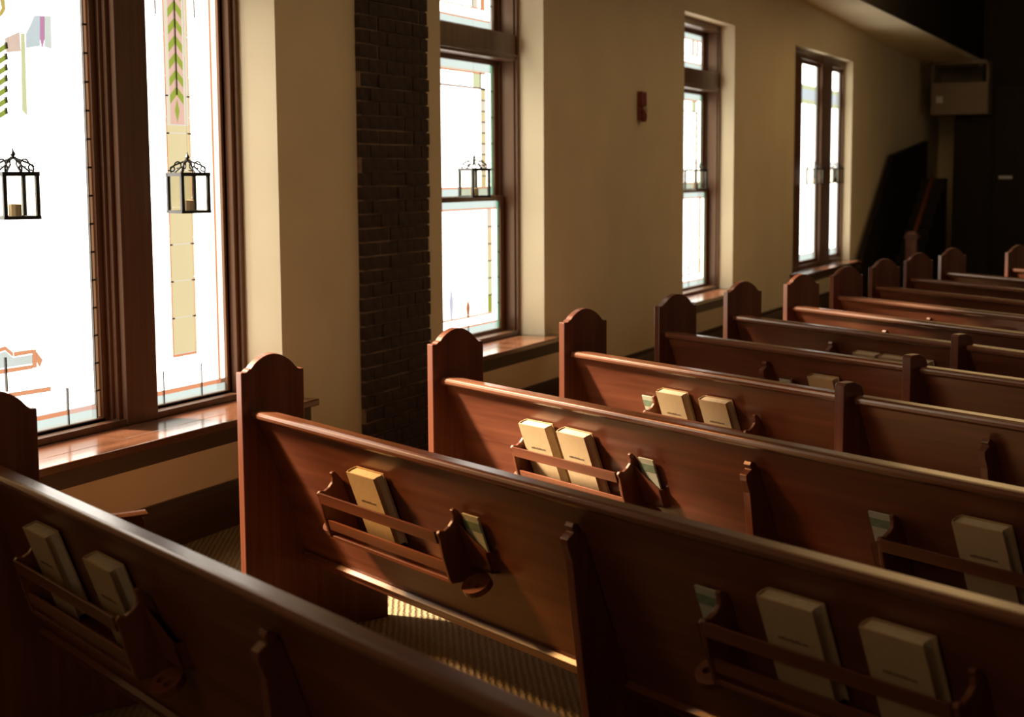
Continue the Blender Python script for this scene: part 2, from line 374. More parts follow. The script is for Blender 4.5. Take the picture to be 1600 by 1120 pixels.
L += [((cuts[1], GB), (cuts[1], gz(253, 580))), ((cuts[2], GB), (cuts[2], gz(311, 568))), ((gy(241, 5), gz(241, 22)), (gy(241, 5), zt)), ((gy(302, 5), gz(302, 28)), (gy(302, 5), zt)), ((em, zend), (em, zt))]
leads_mesh(sR, XG, L)
# left light
sL = MB(); frame_ring(sL, XG-.02, XG+.02, 3.535, 5.60-.045, .545, 2.575, .012, .035, .02); sL = sL.build('sash', DARKW, w1)
Y0_, Y1_ = 3.547, 5.543
zl0 = gz(107, 648); zl1 = zl0+.02; tl = gy(129, 60)
cutsL = [Y0_, 4.372, 4.75, gy(12, 690), gy(107, 660), tl]
for i in range(5): glass_piece(sL, XG, R4(cutsL[i]+.003, cutsL[i+1]-.003, GB, zl0), 'mint')
for i in range(5): glass_piece(sL, XG, R4(cutsL[i]+.003, cutsL[i+1]-.003, zl0+.002, zl1), 'orange' if i != 4 else 'pink')
n = 16
for i in range(n):
    za, zc = GB+(zt-GB)*i/n, GB+(zt-GB)*(i+1)/n
    glass_piece(sL, XG, R4(tl, Y1_, za+.005, zc-.005), 'tan')
# picture pieces, then the white fields round them are cut into bands that do not meet them
def PX(lst, X=XG): return [(gy(x, y, X), gz(x, y, X)) for x, y in lst]
pic = [('amber', [(0, -4), (6, -4), (8, 14), (4, 22), (0, 26), (0, 18), (3, 12)]), ('pink', [(8, 60), (30, 50), (32, 80), (10, 82)]),
       ('blue', [(41, 52), (47, 40), (53, 25), (62, 24), (62, 72), (41, 75)]), ('violet', [(63, 25), (69, 25), (69, 60), (66, 75), (63, 60)]), ('mint', [(70, 25), (79, 25), (80, 76), (70, 73)]),
       ('lime', [(33, 52), (38, 52), (42, 180), (35, 172)])]
for i in range(7):
    y_ = 70+i*17
    pic.append(('green', [(-6, y_+8), (9, y_-2), (10, y_+6), (-6, y_+16)]))
pic += [('orange', [(-4, 545), (8, 541), (20, 551), (20, 557), (8, 547), (-4, 551)]), ('orange', [(22, 550), (50, 546), (50, 552), (22, 557)]), ('orange', [(51, 546), (56, 546), (57, 574), (51, 575)]),
        ('mint', [(-4, 553), (8, 549), (20, 559), (50, 554), (50, 568), (-4, 576)]), ('orange', [(-4, 578), (50, 570), (50, 576), (-4, 585)]), ('orange', [(57, 550), (66, 562), (62, 573), (58, 566)]), ('orange', [(14, 614), (79, 604), (79, 611), (14, 621)])]
for key, pl in pic: glass_piece(sL, XG, PX(pl), key, lib=PICG)
for i in range(5):
    MB().box((XG-.0125, Y0_, zl1+.002+(zt-zl1)*i/5), (XG-.0075, 4.37, zl1+(zt-zl1)*(i+1)/5)).build('pane', GL['rich_amber'], sL)  # unseen panes added to dim the sun on the second pew
pw = MB().box((XG-.0125, 4.372, zl1+.002), (XG-.0075, tl-.002, zt)).build('pane', GL['white'], sL)
L = [((tl, GB), (tl, zt))]
for i in range(1, n): L.append(((tl-.006, GB+(zt-GB)*i/n), (tl+.05, GB+(zt-GB)*i/n)))
L += [((cutsL[4], GB), (cutsL[4], gz(104, 606))), ((gy(10, 600), gz(10, 612)), (gy(10, 600), gz(10, 558)))]
for k_ in range(7): L.append(((gy(9.5, 68+k_*17)-.002, gz(9.5, 66+k_*17)), (gy(9.5, 68+k_*17)+.001, gz(9.5, 76+k_*17))))
leads_mesh(sL, XG, L)

# --- windows 2 and 3: a double hung window under a transom light
def hung_window(num, a, b, XF, XU, XL, label, full):
    w = empty('window_%d' % num); tag(w, label, kind='structure')
    fr = MB(); D = max(XU-.045, -4.548)
    for X0, X1, wv in ((D, XU+.035, .07), (XU+.035, XF-.02, .05), (XF-.02, XF, .035)):
        frame_ring(fr, X0, X1, a, b, .5405, TOPZ, wv, .03, .06)
    fr.build('frame', DARKW, w, bevel=.003)
    MB().box((XU-.015, a+.05, 2.425), (XF-.005, b-.05, 2.60)).box((XF-.006, a+.05, 2.445), (XF+.008, b-.05, 2.463)).build('transom', DARKW, w, bevel=.004)
    sill(w, a, b)
    zm = 1.49
    yr = b-.135
    def sash(z0, z1, X, wv=.06, wb=.05, wt=.05):
        s = MB(); frame_ring(s, X-.02, X+.02, a+.072, b-.072, z0, z1, wv, wb, wt); return s.build('sash', DARKW, w, bevel=.003)
    lo = sash(.545, zm+.02, XL, .06, .05, .035); up = sash(zm-.012, 2.424, XU, .06, .035, .03); tr = sash(2.601, 2.985, XU, .06, .03, .04)
    A, B = a+.132, b-.132
    for s, X, z0, z1, kind in ((lo, XL, .595, zm-.015, 'lo'), (up, XU, zm+.023, 2.394, 'up'), (tr, XU, 2.631, 2.945, 'tr')):
        W_ = B-A; e = .055; o = .02; cw = .075
        leads = []
        # outer border strip, orange hairlines, inner border column, white centre
        nb = max(2, int((z1-z0)/.16))
        for Y0, Y1, key in ((A, A+.03, 'mint'), (B-.028, B, 'teal' if kind != 'tr' else 'mint')):
            for i in range(nb):
                za, zc = z0+(z1-z0)*i/nb, z0+(z1-z0)*(i+1)/nb
                glass_piece(s, X, R4(Y0+.001, Y1-.001, za+.003, zc-.003), key)
                leads.append(((Y0, zc), (Y1, zc)))
        i0, i1 = A+.032, B-.030
        glass_piece(s, X, R4(i0, i1, z0, z0+.045), 'mint'); glass_piece(s, X, R4(i0, i1, z1-.045, z1), 'mint')
        glass_piece(s, X, R4(i0, i1, z0+.046, z0+.056), 'orange'); glass_piece(s, X, R4(i0, i1, z1-.056, z1-.046), 'pale_amber' if kind == 'up' else 'orange')
        zi0, zi1 = z0+.058, z1-.058
        glass_piece(s, X, R4(i0, i0+.08, zi0, zi1), 'white'); glass_piece(s, X, R4(i1-.075, i1, zi0, zi1), 'white')
        q0, q1 = i0+.081, i1-.076
        if kind == 'lo':
            glass_piece(s, X, R4(q0, q1, zi0, zi0+.05), 'white'); glass_piece(s, X, R4(q0, q1, zi0+.051, zi0+.063), 'orange')
            zz = zi0+.064; m = int((zi1-zz)/.10)
            for i in range(m):
                za, zc = zz+(zi1-zz)*i/m, zz+(zi1-zz)*(i+1)/m
                for Y0, Y1 in ((q0, q0+cw), (q1-cw, q1)):
                    glass_piece(s, X, R4(Y0, Y0+.009, za, zc), 'orange'); glass_piece(s, X, R4(Y0+.0095, Y1-.0095, za+.002, zc), ('green', 'lime', 'lime', 'amber', 'amber')[min(i, 4)] if i < 5 else 'pale_amber'); glass_piece(s, X, R4(Y1-.009, Y1, za, zc), 'orange')
                if i < m-1: leads.append(((q1-cw, zc), (q1, zc))); leads.append(((q0, zc), (q0+cw, zc)))
            f0, f1 = q0+cw+.001, q1-cw-.001; fm = (f0+f1)/2
            # small figure and two flowers over the bottom rail
            fig = [('orange', fm-.26, .09), ('orange', fm+.16, .10), ('lilac', fm-.09, .20)]
            edges = [f0]
            for key, yy, h in sorted(fig, key=lambda t: t[1]): edges += [yy-.045, yy+.045]
            edges.append(f1)
            for i in range(0, len(edges), 2): glass_piece(s, X, R4(edges[i], edges[i+1], zz, zz+.30), 'white')
            for key, yy, h in fig:
                glass_piece(s, X, [(yy-.018, zz), (yy+.018, zz), (yy+.035, zz+h*.55), (yy+.012, zz+h), (yy-.012, zz+h), (yy-.035, zz+h*.55)], key)
                glass_piece(s, X, [(yy-.045, zz), (yy-.018, zz), (yy-.035, zz+h*.55), (yy-.012, zz+h), (yy-.012, zz+.30), (yy-.045, zz+.30)], 'white')
                glass_piece(s, X, [(yy+.045, zz), (yy+.045, zz+.30), (yy+.012, zz+.30), (yy+.012, zz+h), (yy+.035, zz+h*.55), (yy+.018, zz)], 'white')
                glass_piece(s, X, R4(yy-.012, yy+.012, zz+h+.001, zz+.30), 'pale_amber' if key == 'lilac' else 'white')
            glass_piece(s, X, R4(f0, f1, zz+.301, zi1), 'white')
            leads += [((yy, z0), (yy, zz+h*.9)) for key, yy, h in fig if key == 'orange']
        elif kind == 'up':
            zt_ = zi1-.10
            glass_piece(s, X, R4(q0, q1, zi1-.011, zi1), 'orange')
            glass_piece(s, X, R4(q0, q1-cw-.12, zt_, zi1-.012), 'white'); glass_piece(s, X, R4(q1-cw-.119, q1-cw, zt_, zi1-.012), 'lime'); glass_piece(s, X, R4(q1-cw+.001, q1, zt_, zi1-.012), 'white')
            glass_piece(s, X, R4(q0, q1, zt_-.012, zt_-.001), 'orange')
            zz0 = zi0; zz1 = zt_-.013; m = 9
            for i in range(m):
                za, zc = zz0+(zz1-zz0)*i/m, zz0+(zz1-zz0)*(i+1)/m
                for Y0 in (q0, q1-cw):
                    glass_piece(s, X, R4(Y0, Y0+.008, za, zc), 'orange'); glass_piece(s, X, R4(Y0+.0085, Y0+cw-.0085, za+.002, zc), 'pale_amber' if i % 2 else 'amber'); glass_piece(s, X, R4(Y0+cw-.008, Y0+cw, za, zc), 'orange')
                    leads.append(((Y0, zc), (Y0+cw, zc)))
            glass_piece(s, X, R4(q0+cw+.001, q1-cw-.001, zz0, zz1), 'white')
            leads += [((q1-cw, zt_-.01), (q1-cw, zi1)), ((q0, zt_-.006), (q1, zt_-.006))]
        else:
            glass_piece(s, X, R4(q0, q1, zi0, zi0+.06), 'white'); glass_piece(s, X, R4(q0, q1, zi0+.061, zi0+.070), 'orange')
            za = zi0+.071
            glass_piece(s, X, R4(q0, q1-.20, za, zi1), 'white'); glass_piece(s, X, R4(q1-.199, q1-.11, za, zi1), 'pale_amber'); glass_piece(s, X, R4(q1-.109, q1-.07, za, zi1), 'white'); glass_piece(s, X, R4(q1-.069, q1, za, zi1), 'orange')
            leads += [((q1-.2, za), (q1-.2, zi1))]
        leads_mesh(s, X, leads)
    return w
hung_window(2, *WIN[2], -4.38, -4.53, -4.49, 'stained glass sash window just past the brick pilaster', True)
hung_window(3, *WIN[3], -4.335, -4.49, -4.45, 'narrow looking stained glass sash window past the red alarm', True)

# --- window 4: two tall lights, far off
w4 = empty('window_4'); tag(w4, 'farthest stained glass window with two lights', kind='structure')
a, b = WIN[4]; XF4, XG4 = -4.30, -4.345
fr = MB()
for X0, X1, wv in ((-4.395, XG4+.01, .075), (XG4+.01, XF4, .05)): frame_ring(fr, X0, X1, a, b, .5405, TOPZ, wv, .045, .10)
fr.build('frame', DARKW, w4, bevel=.003)
m0, m1 = 18.62, 18.95
m0 = atX(1281, 250, -4.30).y; m1 = atX(1293, 250, -4.345).y
MB().box((-4.388, m0+.02, .545), (XG4+.012, m1+.01, TOPZ-.02)).box((XG4+.012, m0+.05, .545), (XF4+.004, m1-.02, TOPZ-.02)).build('mullion', DARKW, w4, bevel=.003)
sill(w4, a, b, back=-4.39)
MB().box((-4.388, a+.06, .56), (XF4-.01, 17.84, TOPZ-.06)).build('casing_board', DARKW, w4, bevel=.003)
for Y0, Y1 in ((17.845, m0+.02), (m1+.01, b-.07)):
    s = MB(); frame_ring(s, XG4-.02, XG4+.008, Y0, Y1, .58, 2.95, .035, .05, .05); s = s.build('sash', DARKW, w4)
    A, B = Y0+.037, Y1-.037; z0, z1 = .632, 2.898
    leads = []
    glass_piece(s, XG4-.005, R4(A, A+.05, z0, z1), 'mint'); glass_piece(s, XG4-.005, R4(B-.05, B, z0, z1), 'mint')
    glass_piece(s, XG4-.005, R4(A+.051, B-.051, z0, z0+.06), 'mint')
    for za, zc, key in ((z0+.061, z0+.075, 'pale_amber'), (z0+.076, 2.45, 'white'), (2.451, 2.50, 'lime'), (2.501, 2.62, 'blue'), (2.621, 2.67, 'lime'), (2.671, z1, 'white')):
        if key == 'white' and zc < 2.5:
            mid = (A+B)/2
            glass_piece(s, XG4-.005, R4(A+.051, mid-.05, za, zc), key); glass_piece(s, XG4-.005, R4(mid+.05, B-.051, za, zc), key)
            glass_piece(s, XG4-.005, R4(mid-.049, mid+.049, za, 1.2), 'white'); glass_piece(s, XG4-.005, R4(mid-.049, mid+.049, 1.201, zc), 'pale_amber')
        else: glass_piece(s, XG4-.005, R4(A+.051, B-.051, za, zc), key)
    leads_mesh(s, XG4-.005, leads + [((A+.05, z0), (A+.05, z1)), ((B-.05, z0), (B-.05, z1))], .004)

# ------------------------------------------------------------------ lanterns hanging before the glass
def make_lantern():
    root = empty('hanging_lantern')
    q = .072; h0, h1 = 0.0, .175
    f = MB()
    for sx_ in (-1, 1):
        for sy_ in (-1, 1): f.box((sx_*q-.008, sy_*q-.008, h0), (sx_*q+.008, sy_*q+.008, h1))
    for z0, z1 in ((-.008, .006), (h1, h1+.018)):
        for sgn in (-1, 1):
            f.box((-q-.01, sgn*q-.009, z0), (q+.01, sgn*q+.009, z1)); f.box((sgn*q-.009, -q-.01, z0), (sgn*q+.009, q+.01, z1))
    f.build('frame', IRON, root)
    MB().box((-q, -q, -.006), (q, q, 0.0)).build('base', IRON, root)
    MB().lathe([(.0, .0), (.028, .0), (.028, .055), (.0, .058)], (0, 0, 0), 10).build('candle', PAPER, root)
    for sgn in (-1, 1):
        MB().box((-q+.009, sgn*q-.002, .007), (q-.009, sgn*q+.002, h1-.001)).build('glass_side', FROST, root)
        MB().box((sgn*q-.002, -q+.009, .007), (sgn*q+.002, q-.009, h1-.001)).build('glass_side', FROST, root)
    c = MB()
    for k in range(4):                                      # scrolled crown
        t = math.pi/4 + k*math.pi/2; pts = []
        for i in range(13):
            u = i/12; r = .085*(1-u)+.012*u + .018*math.sin(u*math.pi*2); z = h1+.018+.062*math.sin(u*math.pi/2)
            pts.append((r*math.cos(t), r*math.sin(t), z))
        for p0, p1 in zip(pts, pts[1:]): c.tube(p0, p1, .0045, 5)
        for (rr, zz, sz) in ((.050, h1+.055, .017), (.078, h1+.036, .012)):
            pr = None
            for i in range(9):
                u = i/8*math.pi*1.6; p = ((rr+sz*math.cos(u))*math.cos(t), (rr+sz*math.cos(u))*math.sin(t), zz+sz*math.sin(u))
                if pr: c.tube(pr, p, .004, 5)
                pr = p
    for k in range(4):
        t = k*math.pi/2
        c.tube((q*math.cos(t), q*math.sin(t), h1+.018), (.03*math.cos(t), .03*math.sin(t), h1+.05), .004, 5)
    c.build('crown', IRON, root)
    MB().lathe([(0, h1+.07), (.010, h1+.075), (.006, h1+.083), (.013, h1+.093), (.004, h1+.108), (0, h1+.125)], (0, 0, 0), 8).build('finial', IRON, root)
    return root
lan = [(atX(22, 290, -4.335), 'black lantern hanging before the left light of the nearest window'), (atX(294, 288, -4.335), 'black lantern hanging before the right light of the nearest window'),
       (atX(741, 276, -4.34), 'black lantern hanging over the meeting rail of the window past the bricks'), (atX(1087, 274, -4.27), 'small dark lantern hanging in the window past the red alarm'),
       (atX(1273, 270, -4.235), 'lantern before the left light of the farthest window'), (atX(1305, 269, -4.235), 'lantern before the right light of the farthest window')]
proto = make_lantern()
for i, (p, lb) in enumerate(lan):
    o = proto if i == 0 else copy_tree(proto)
    o.location = (max(p.x, -4.34), p.y, p.z-.125); o.scale = (.93, .93, .93); o.rotation_euler.z = math.radians(64)
    tag(o, lb, 'lantern', 'lanterns hanging in the windows')
    h = (TOPZ - (p.z-.125))/.93 - .30
    MB().tube((0, 0, .298), (0, 0, .30+h), .0004, 4).build('hanging_wire', IRON, o)

# ------------------------------------------------------------------ fire alarm on the wall
al = empty('fire_alarm', atX(999, 166, WX)); tag(al, 'small dark red fire alarm on the tan wall between windows', 'alarm')
MB().box((0, -.055, .0), (.045, .055, .115)).box((0, -.055, -.115), (.028, .055, .0)).build('body', RED, al, bevel=.006)
MB().prism([(.028, -.0), (.055, -.01), (.05, -.05), (.028, -.055)], 'y', .01, .05).build('strobe_lens', WHITEP, al)
MB().tube((.02, 0, -.08), (.05, 0, -.08), .045, 14).build('horn', RED, al)

# ------------------------------------------------------------------ pews
T = .044; KB = .36
def nb(z): return .05 + (.83-z)*KB
def end_profile():
    P = [(0, 0), (0, .97), (.020, .97)]
    for i in range(1, 5):
        u = i/4; P.append((.020+.018*u, .97+.012*math.sin(u*math.pi/2)*1.0))
    n0, n1, zt_, zb_ = .038, .212, 1.030, .982
    for i in range(1, 16):
        u = i/16; P.append((n0+(n1-n0)*u, zb_+(zt_-zb_)*math.sin(u*math.pi)**.8))
    P += [(.212, .982), (.225, .97), (.245, .97), (.245, .70)]
    for i in range(1, 7):
        u = i/6; P.append((.245+.09*(1-math.cos(u*math.pi/2)), .70-.085*math.sin(u*math.pi/2)))
    P += [(.545, .606), (.562, .600), (.570, .588), (.572, .565), (.575, .545), (.565, .42), (.58, .38), (.58, 0)]
    return P
EP = end_profile()
def bracket_profile(scale=1.0):
    """(n,z) outline of a rack bracket, back edge on the pew back"""
    P = []
    pts = [(-.012, .682), (-.022, .692), (-.034, .686), (-.034, .672), (-.040, .655), (-.058, .640), (-.078, .630), (-.094, .632), (-.106, .622), (-.104, .606), (-.112, .55), (-.115, .475)]
    P = [(nb(z)+o, z) for o, z in pts] + [(nb(.475)-.001, .475), (nb(.66)-.001, .66)]
    return P
BPF = bracket_profile()
def build_rack(pew, s0, s1, card_side):
    r = MB().prism([(nb(.475)-.112, .468), (nb(.475)-.112, .482), (nb(.482)-.001, .482), (nb(.468)-.001, .468)], 'x', s0-.008, s1+.008).build('hymnal_rack', PEW, pew, bevel=.003)
    for s in (s0, s1): MB().prism(BPF, 'x', s-.008, s+.008).build('bracket', PEWZ, r, bevel=.003)
    for z0, z1 in ((.590, .628), (.500, .535)):
        MB().prism([(nb(z0)-.110, z0), (nb(z0)-.100, z0), (nb(z1)-.098, z1), (nb(z1)-.108, z1)], 'x', s0+.008, s1-.008).build('slat', PEW, r, bevel=.002)
    for s, sg in ((s0-.008, -1), (s1+.008, 1)):
        # round communion cup holder with two drilled holes
        mb = MB(); n_ = 20; R_ = .052; hr = .012; cx_ = s+sg*.050; cy_ = nb(.5)-.052
        out = [(cx_+R_*1.0*math.cos(2*math.pi*i/n_), cy_+R_*.85*math.sin(2*math.pi*i/n_)) for i in range(n_)]
        bm = bmesh.new(); zt_ = .505
        top = [bm.verts.new((x_, y_, zt_)) for x_, y_ in out]; ed = [bm.edges.new((top[i], top[(i+1) % n_])) for i in range(n_)]
        for dx in (-.019, .019):
            hv = [bm.verts.new((cx_+dx+hr*math.cos(2*math.pi*i/10), cy_-.005+hr*math.sin(2*math.pi*i/10), zt_)) for i in range(10)]
            ed += [bm.edges.new((hv[i], hv[(i+1) % 10])) for i in range(10)]
        bmesh.ops.triangle_fill(bm, use_beauty=True, use_dissolve=False, edges=ed)
        ex = bmesh.ops.extrude_face_region(bm, geom=bm.faces[:]); bmesh.ops.translate(bm, verts=[v for v in ex['geom'] if isinstance(v, bmesh.types.BMVert)], vec=(0, 0, -.018))
        bmesh.ops.rotate(bm, verts=bm.verts, cent=(cx_, nb(.5)-.004, .500), matrix=Matrix.Rotation(math.radians(32), 3, 'X'))   # the ring tips towards the row behind
        bmesh.ops.translate(bm, verts=bm.verts, vec=(0, -.006, .026 if sg != card_side else -.004))
        bmesh.ops.recalc_face_normals(bm, faces=bm.faces)
        m = bpy.data.meshes.new('cup_holder'); bm.to_mesh(m); bm.free(); m.materials.append(PEW)
        o = bpy.data.objects.new('cup_holder', m); COL.objects.link(o); o.parent = r
    s = (s1+.010) if card_side > 0 else (s0-.010)
    k = 1 if card_side > 0 else -1
    P = [(s, .51), (s+k*.105, .51), (s+k*.105, .575), (s+k*.06, .60), (s, .645)]
    mb = MB(); f1 = [(x_, nb(z_)-.030, z_) for x_, z_ in P]; f2 = [(x_, nb(z_)-.024, z_) for x_, z_ in P]; q = len(P)
    mb.add(f1+f2, [tuple(range(q)), tuple(range(2*q-1, q-1, -1))]+[(i, q+i, q+(i+1) % q, (i+1) % q) for i in range(q)])
    xa, xb = sorted((s, s+k*.105))
    mb.prism([(nb(.51)-.030, .51), (nb(.51)-.001, .51), (nb(.516)-.001, .516), (nb(.516)-.030, .516)], 'x', xa, xb)
    xa, xb = sorted((s+k*.099, s+k*.105)); mb.prism([(nb(.51)-.030, .51), (nb(.51)-.001, .51), (nb(.575)-.001, .575), (nb(.575)-.030, .575)], 'x', xa, xb)
    mb.build('card_pocket', PEW, r)
    return r
SUPP = [(.078, .735), (.066, .756), (.050, .760), (.043, .748), (.050, .735), (.040, .728), (.028, .718), (.030, .700), (.045, .66), (.062, .52), (.085, .34), (.10, .24), (.12, .02), (.10, 0), (.46, 0), (.44, .05), (.44, .395), (.215, .41), (nb(.72)-.001+.0, .72)]
SUPP = [(.078, .735), (.066, .756), (.050, .760), (.043, .748), (.050, .735), (.040, .728), (.028, .718), (.030, .700), (.045, .66), (.062, .52), (.085, .34), (.10, .24), (.12, .02), (.12, 0), (.44, 0), (.44, .395), (nb(.395)-.002, .395), (nb(.735)-.002, .735)]

def make_pew(loc, ang, L, label, supports=(), racks=(), left_end=True, right_end=True):
    pw = empty('pew', (loc[0], loc[1], 0), math.radians(ang)); tag(pw, label, 'pew', 'rows of wooden pews')
    if left_end: MB().prism(EP, 'x', 0, T).build('pew_end', PEWZ, pw, bevel=.004)
    if left_end:
        xa, xb = -.004, T+.006; cap = [(xa, .600), (xa, .606)] + [(xa+(xb-xa)*i/10, .606+.009*math.sin(math.pi*i/10)) for i in range(1, 10)] + [(xb, .606), (xb, .600)]
        MB().prism(cap, 'y', .325, .580).build('armrest', RAILW, pw)
    if right_end == 'post': MB().prism([(-.004, 0), (-.004, .872), (.004, .884), (.05, .886), (.085, .872), (.115, .80), (.27, .47), (.45, .42), (.47, .40), (.47, 0)], 'x', L-.050, L).build('pew_end', PEWZ, pw, bevel=.004)
    elif right_end: MB().prism(EP, 'x', L-T, L).build('pew_end', PEWZ, pw, bevel=.004)
    x0, x1 = T, L-T
    za, zb_ = .806, .275
    MB().prism([(nb(za), za), (nb(za)+.024, za), (nb(zb_)+.024, zb_), (nb(zb_), zb_)], 'x', x0, x1).build('back_panel', PEW, pw)
    pr = [(nb(.79)-.008, .800), (.045, .803), (.035, .811), (.033, .822), (.037, .832), (.046, .836), (.082, .838), (.092, .831), (.094, .808), (.088, .800)]
    MB().prism(pr, 'x', x0, x1).build('top_rail', RAILW, pw, bevel=.003)
    z0, z1 = .262, .305
    MB().prism([(nb(z0)-.016, z0), (nb(z0)-.022, z0+.012), (nb(z1)-.018, z1-.014), (nb(z1)-.006, z1), (nb(z1)+.03, z1), (nb(z0)+.03, z0)], 'x', x0, x1).build('bottom_rail', PEW, pw, bevel=.002)
    MB().prism([(nb(.43)+.026, .41), (nb(.43)+.026, .435), (.55, .455), (.575, .45), (.578, .43), (.56, .42)], 'x', x0, x1).build('seat', PEW, pw, bevel=.003)
    for s in supports: MB().prism(SUPP, 'x', s-.016, s+.016).build('centre_support', PEWZ, pw, bevel=.004)
    for s0, s1, side in racks: build_rack(pw, s0, s1, side)
    return pw

ROWS = {1: ((-3.32, 3.425), -29.8), 2: ((-3.095, 4.559), -30.4), 3: ((-2.886, 5.62), -32.0), 4: ((-2.741, 6.68), -33.2), 5: ((-2.613, 7.672), -34.5),
        6: ((-2.553, 8.73), -37.5), 7: ((-2.39, 9.479), -39.5), 8: ((-2.308, 10.40), -41.0), 9: ((-2.242, 11.375), -43.5), 10: ((-2.16, 12.33), -45), 11: ((-2.03, 13.19), -46), 12: ((-1.58, 13.88), -46)}
MIDS = {4: 1.85, 5: 1.81, 6: 1.88}
def pew_point(r, s, n, z, s_base=0.0):
    (x, y), a = ROWS[r]; a = math.radians(a)
    return Vector((x+math.cos(a)*s-math.sin(a)*n, y+math.sin(a)*s+math.cos(a)*n, z))
make_pew(*ROWS[1], 4.3, 'nearest pew at lower left, its dark back facing us', (1.865,), ((.46, 1.17, 1),))
make_pew(*ROWS[2], 4.2, 'second pew from us, one hymnal in its left rack', (1.85,), ((.545, 1.26, 1), (2.38, 3.1, -1)))
make_pew(*ROWS[3], 4.2, 'third pew, sunlit red back with two hymnals in rack', (1.86,), ((.58, 1.235, 1), (2.43, 3.16, -1)))
make_pew(*ROWS[4], MIDS[4]+.0, 'fourth pew, short bench ending in a tall right post', (), ((.62, 1.275, -1),), right_end='post')
make_pew(*ROWS[5], MIDS[5], 'fifth pew, short dim bench with one hymnal in the middle', (.816,), ((.98, 1.40, -1),), right_end='post')
make_pew(*ROWS[6], MIDS[6], 'sixth pew from us, its left end between the two far windows', (.895,), ((1.04, 1.66, 1),), right_end='post')
make_pew(*ROWS[7], 2.7, 'seventh pew from us, its left end below the near side of the farthest window', (.899,), ((1.05, 1.66, 1),))
make_pew(*ROWS[8], 2.7, 'eighth pew from us, its left end at the right corner of the farthest sill', (.95,), ((1.05, 1.66, 1),))
make_pew(*ROWS[9], 2.7, 'ninth pew from us, its left end in front of the dark stair board', (.95,), ((.22, .80, 1),))
make_pew(*ROWS[10], 2.7, 'tenth pew from us, its left end hiding the foot of the newel post', (.95,), ())
make_pew(*ROWS[11], 2.7, 'second last pew, its left end just right of the newel post', (.95,), ())
make_pew(*ROWS[12], 2.7, 'last pew, only its left end showing at the right edge of the picture', (.95,), ())
for r, Ls, lb, sup in ((4, 2.4, 'right hand pew joined to the tall post of the fourth row', (.64,)), (5, 2.4, 'right hand pew continuing the fifth row', (.9,)), (6, 1.6, 'right hand pew continuing the sixth row', (.9,))):
    p = pew_point(r, MIDS[r]-.03, 0, 0); make_pew((p.x, p.y), ROWS[r][1] - (2.0 if r == 6 else 0), Ls, lb, sup, (), left_end=False)

# ------------------------------------------------------------------ hymnals and cards
BW, BH, BT = .170, .246, .042
def make_hymnal():
    root = empty('hymnal'); w2, t2 = BW/2, BT/2
    cv = MB().box((-w2, -t2, 0), (w2, -t2+.003, BH)).box((-w2, t2-.003, 0), (w2, t2, BH)); 
    sp = [( -w2+.004, -t2), (-w2-.004, -t2*.6), (-w2-.006, 0), (-w2-.004, t2*.6), (-w2+.004, t2), (-w2+.004, t2-.003), (-w2-.001, t2*.55), (-w2-.003, 0), (-w2-.001, -t2*.55), (-w2+.004, -t2+.003)]
    cv.prism([(x_, y_) for x_, y_ in sp], 'z', 0, BH)
    cv.build('cover', COVER, root)
    pg = [(-w2, -t2+.003), (w2-.009, -t2+.003), (w2-.013, 0), (w2-.009, t2-.003), (-w2, t2-.003)]
    MB().prism(pg, 'z', .004, BH-.005).build('pages', PAPER, root)
    tt = MB(); x = -.045
    rnd = random.Random(7)
    while x < .045:
        w_ = rnd.uniform(.003, .006); tt.box((x, -t2-.0006, BH*.60), (x+w_, -t2, BH*.60+rnd.choice((.006, .006, .008)))); x += w_+.0016
    tt.build('title_stamp', TITLE, root)
    return root
TH = math.atan(KB)
def place_leaning(o, r, s, z0, off, tilt=0.0, extra=0.0):
    p = pew_point(r, s, nb(z0)-off, z0)
    o.matrix_world = Matrix.Translation(p) @ Matrix.Rotation(math.radians(ROWS[r][1])+extra, 4, 'Z') @ Matrix.Rotation(TH, 4, 'X') @ Matrix.Rotation(tilt, 4, 'Y')
books = [
 (1, .575, 'tan hymnal at the lower left corner, left one in the nearest pew'), (1, 1.005, 'tan hymnal, right one in the rack of the nearest pew'),
 (2, .79, 'tan hymnal alone in the left rack of the second pew'),
 (2, 2.625, 'dim hymnal, left of two in the second pew at lower right'), (2, 2.925, 'dim hymnal, right of two in the second pew at lower right'),
 (3, .69, 'brightly lit cream hymnal, left of two in the third pew'), (3, .93, 'brightly lit cream hymnal, right of two in the third pew'),
 (3, 2.76, 'hymnal with a dark title line near the right edge of the picture'),
 (4, .765, 'cream hymnal, left of two in the fourth pew'), (4, 1.05, 'cream hymnal, right of two in the fourth pew'),
 (5, 1.21, 'pale hymnal alone in the rack of the fifth pew'),
 (6, 1.165, 'hymnal peeking over the rail of the fifth pew, left one'), (6, 1.365, 'hymnal peeking over the rail of the fifth pew, middle one'), (6, 1.555, 'hymnal half hidden behind the post of the fifth pew'),
 (7, 1.19, 'thin sliver of a hymnal over the sixth pew, left one'), (7, 1.42, 'thin sliver of a hymnal over the sixth pew, right one'),
 (8, 1.28, 'dark hymnal top over the seventh pew, left one'), (8, 1.55, 'dark hymnal top over the seventh pew, at the picture edge'),
 (9, .33, 'far hymnal in the ninth pew, left one near the orange end'), (9, .58, 'far hymnal in the ninth pew, right one'),
]
hp = make_hymnal()
for i, (r, s, lb) in enumerate(books):
    o = hp if i == 0 else copy_tree(hp)
    place_leaning(o, r, s, .494, .030, random.uniform(-.015, .015), random.uniform(-.02, .02)); tag(o, lb, 'book', 'tan hymnals in the pew racks')
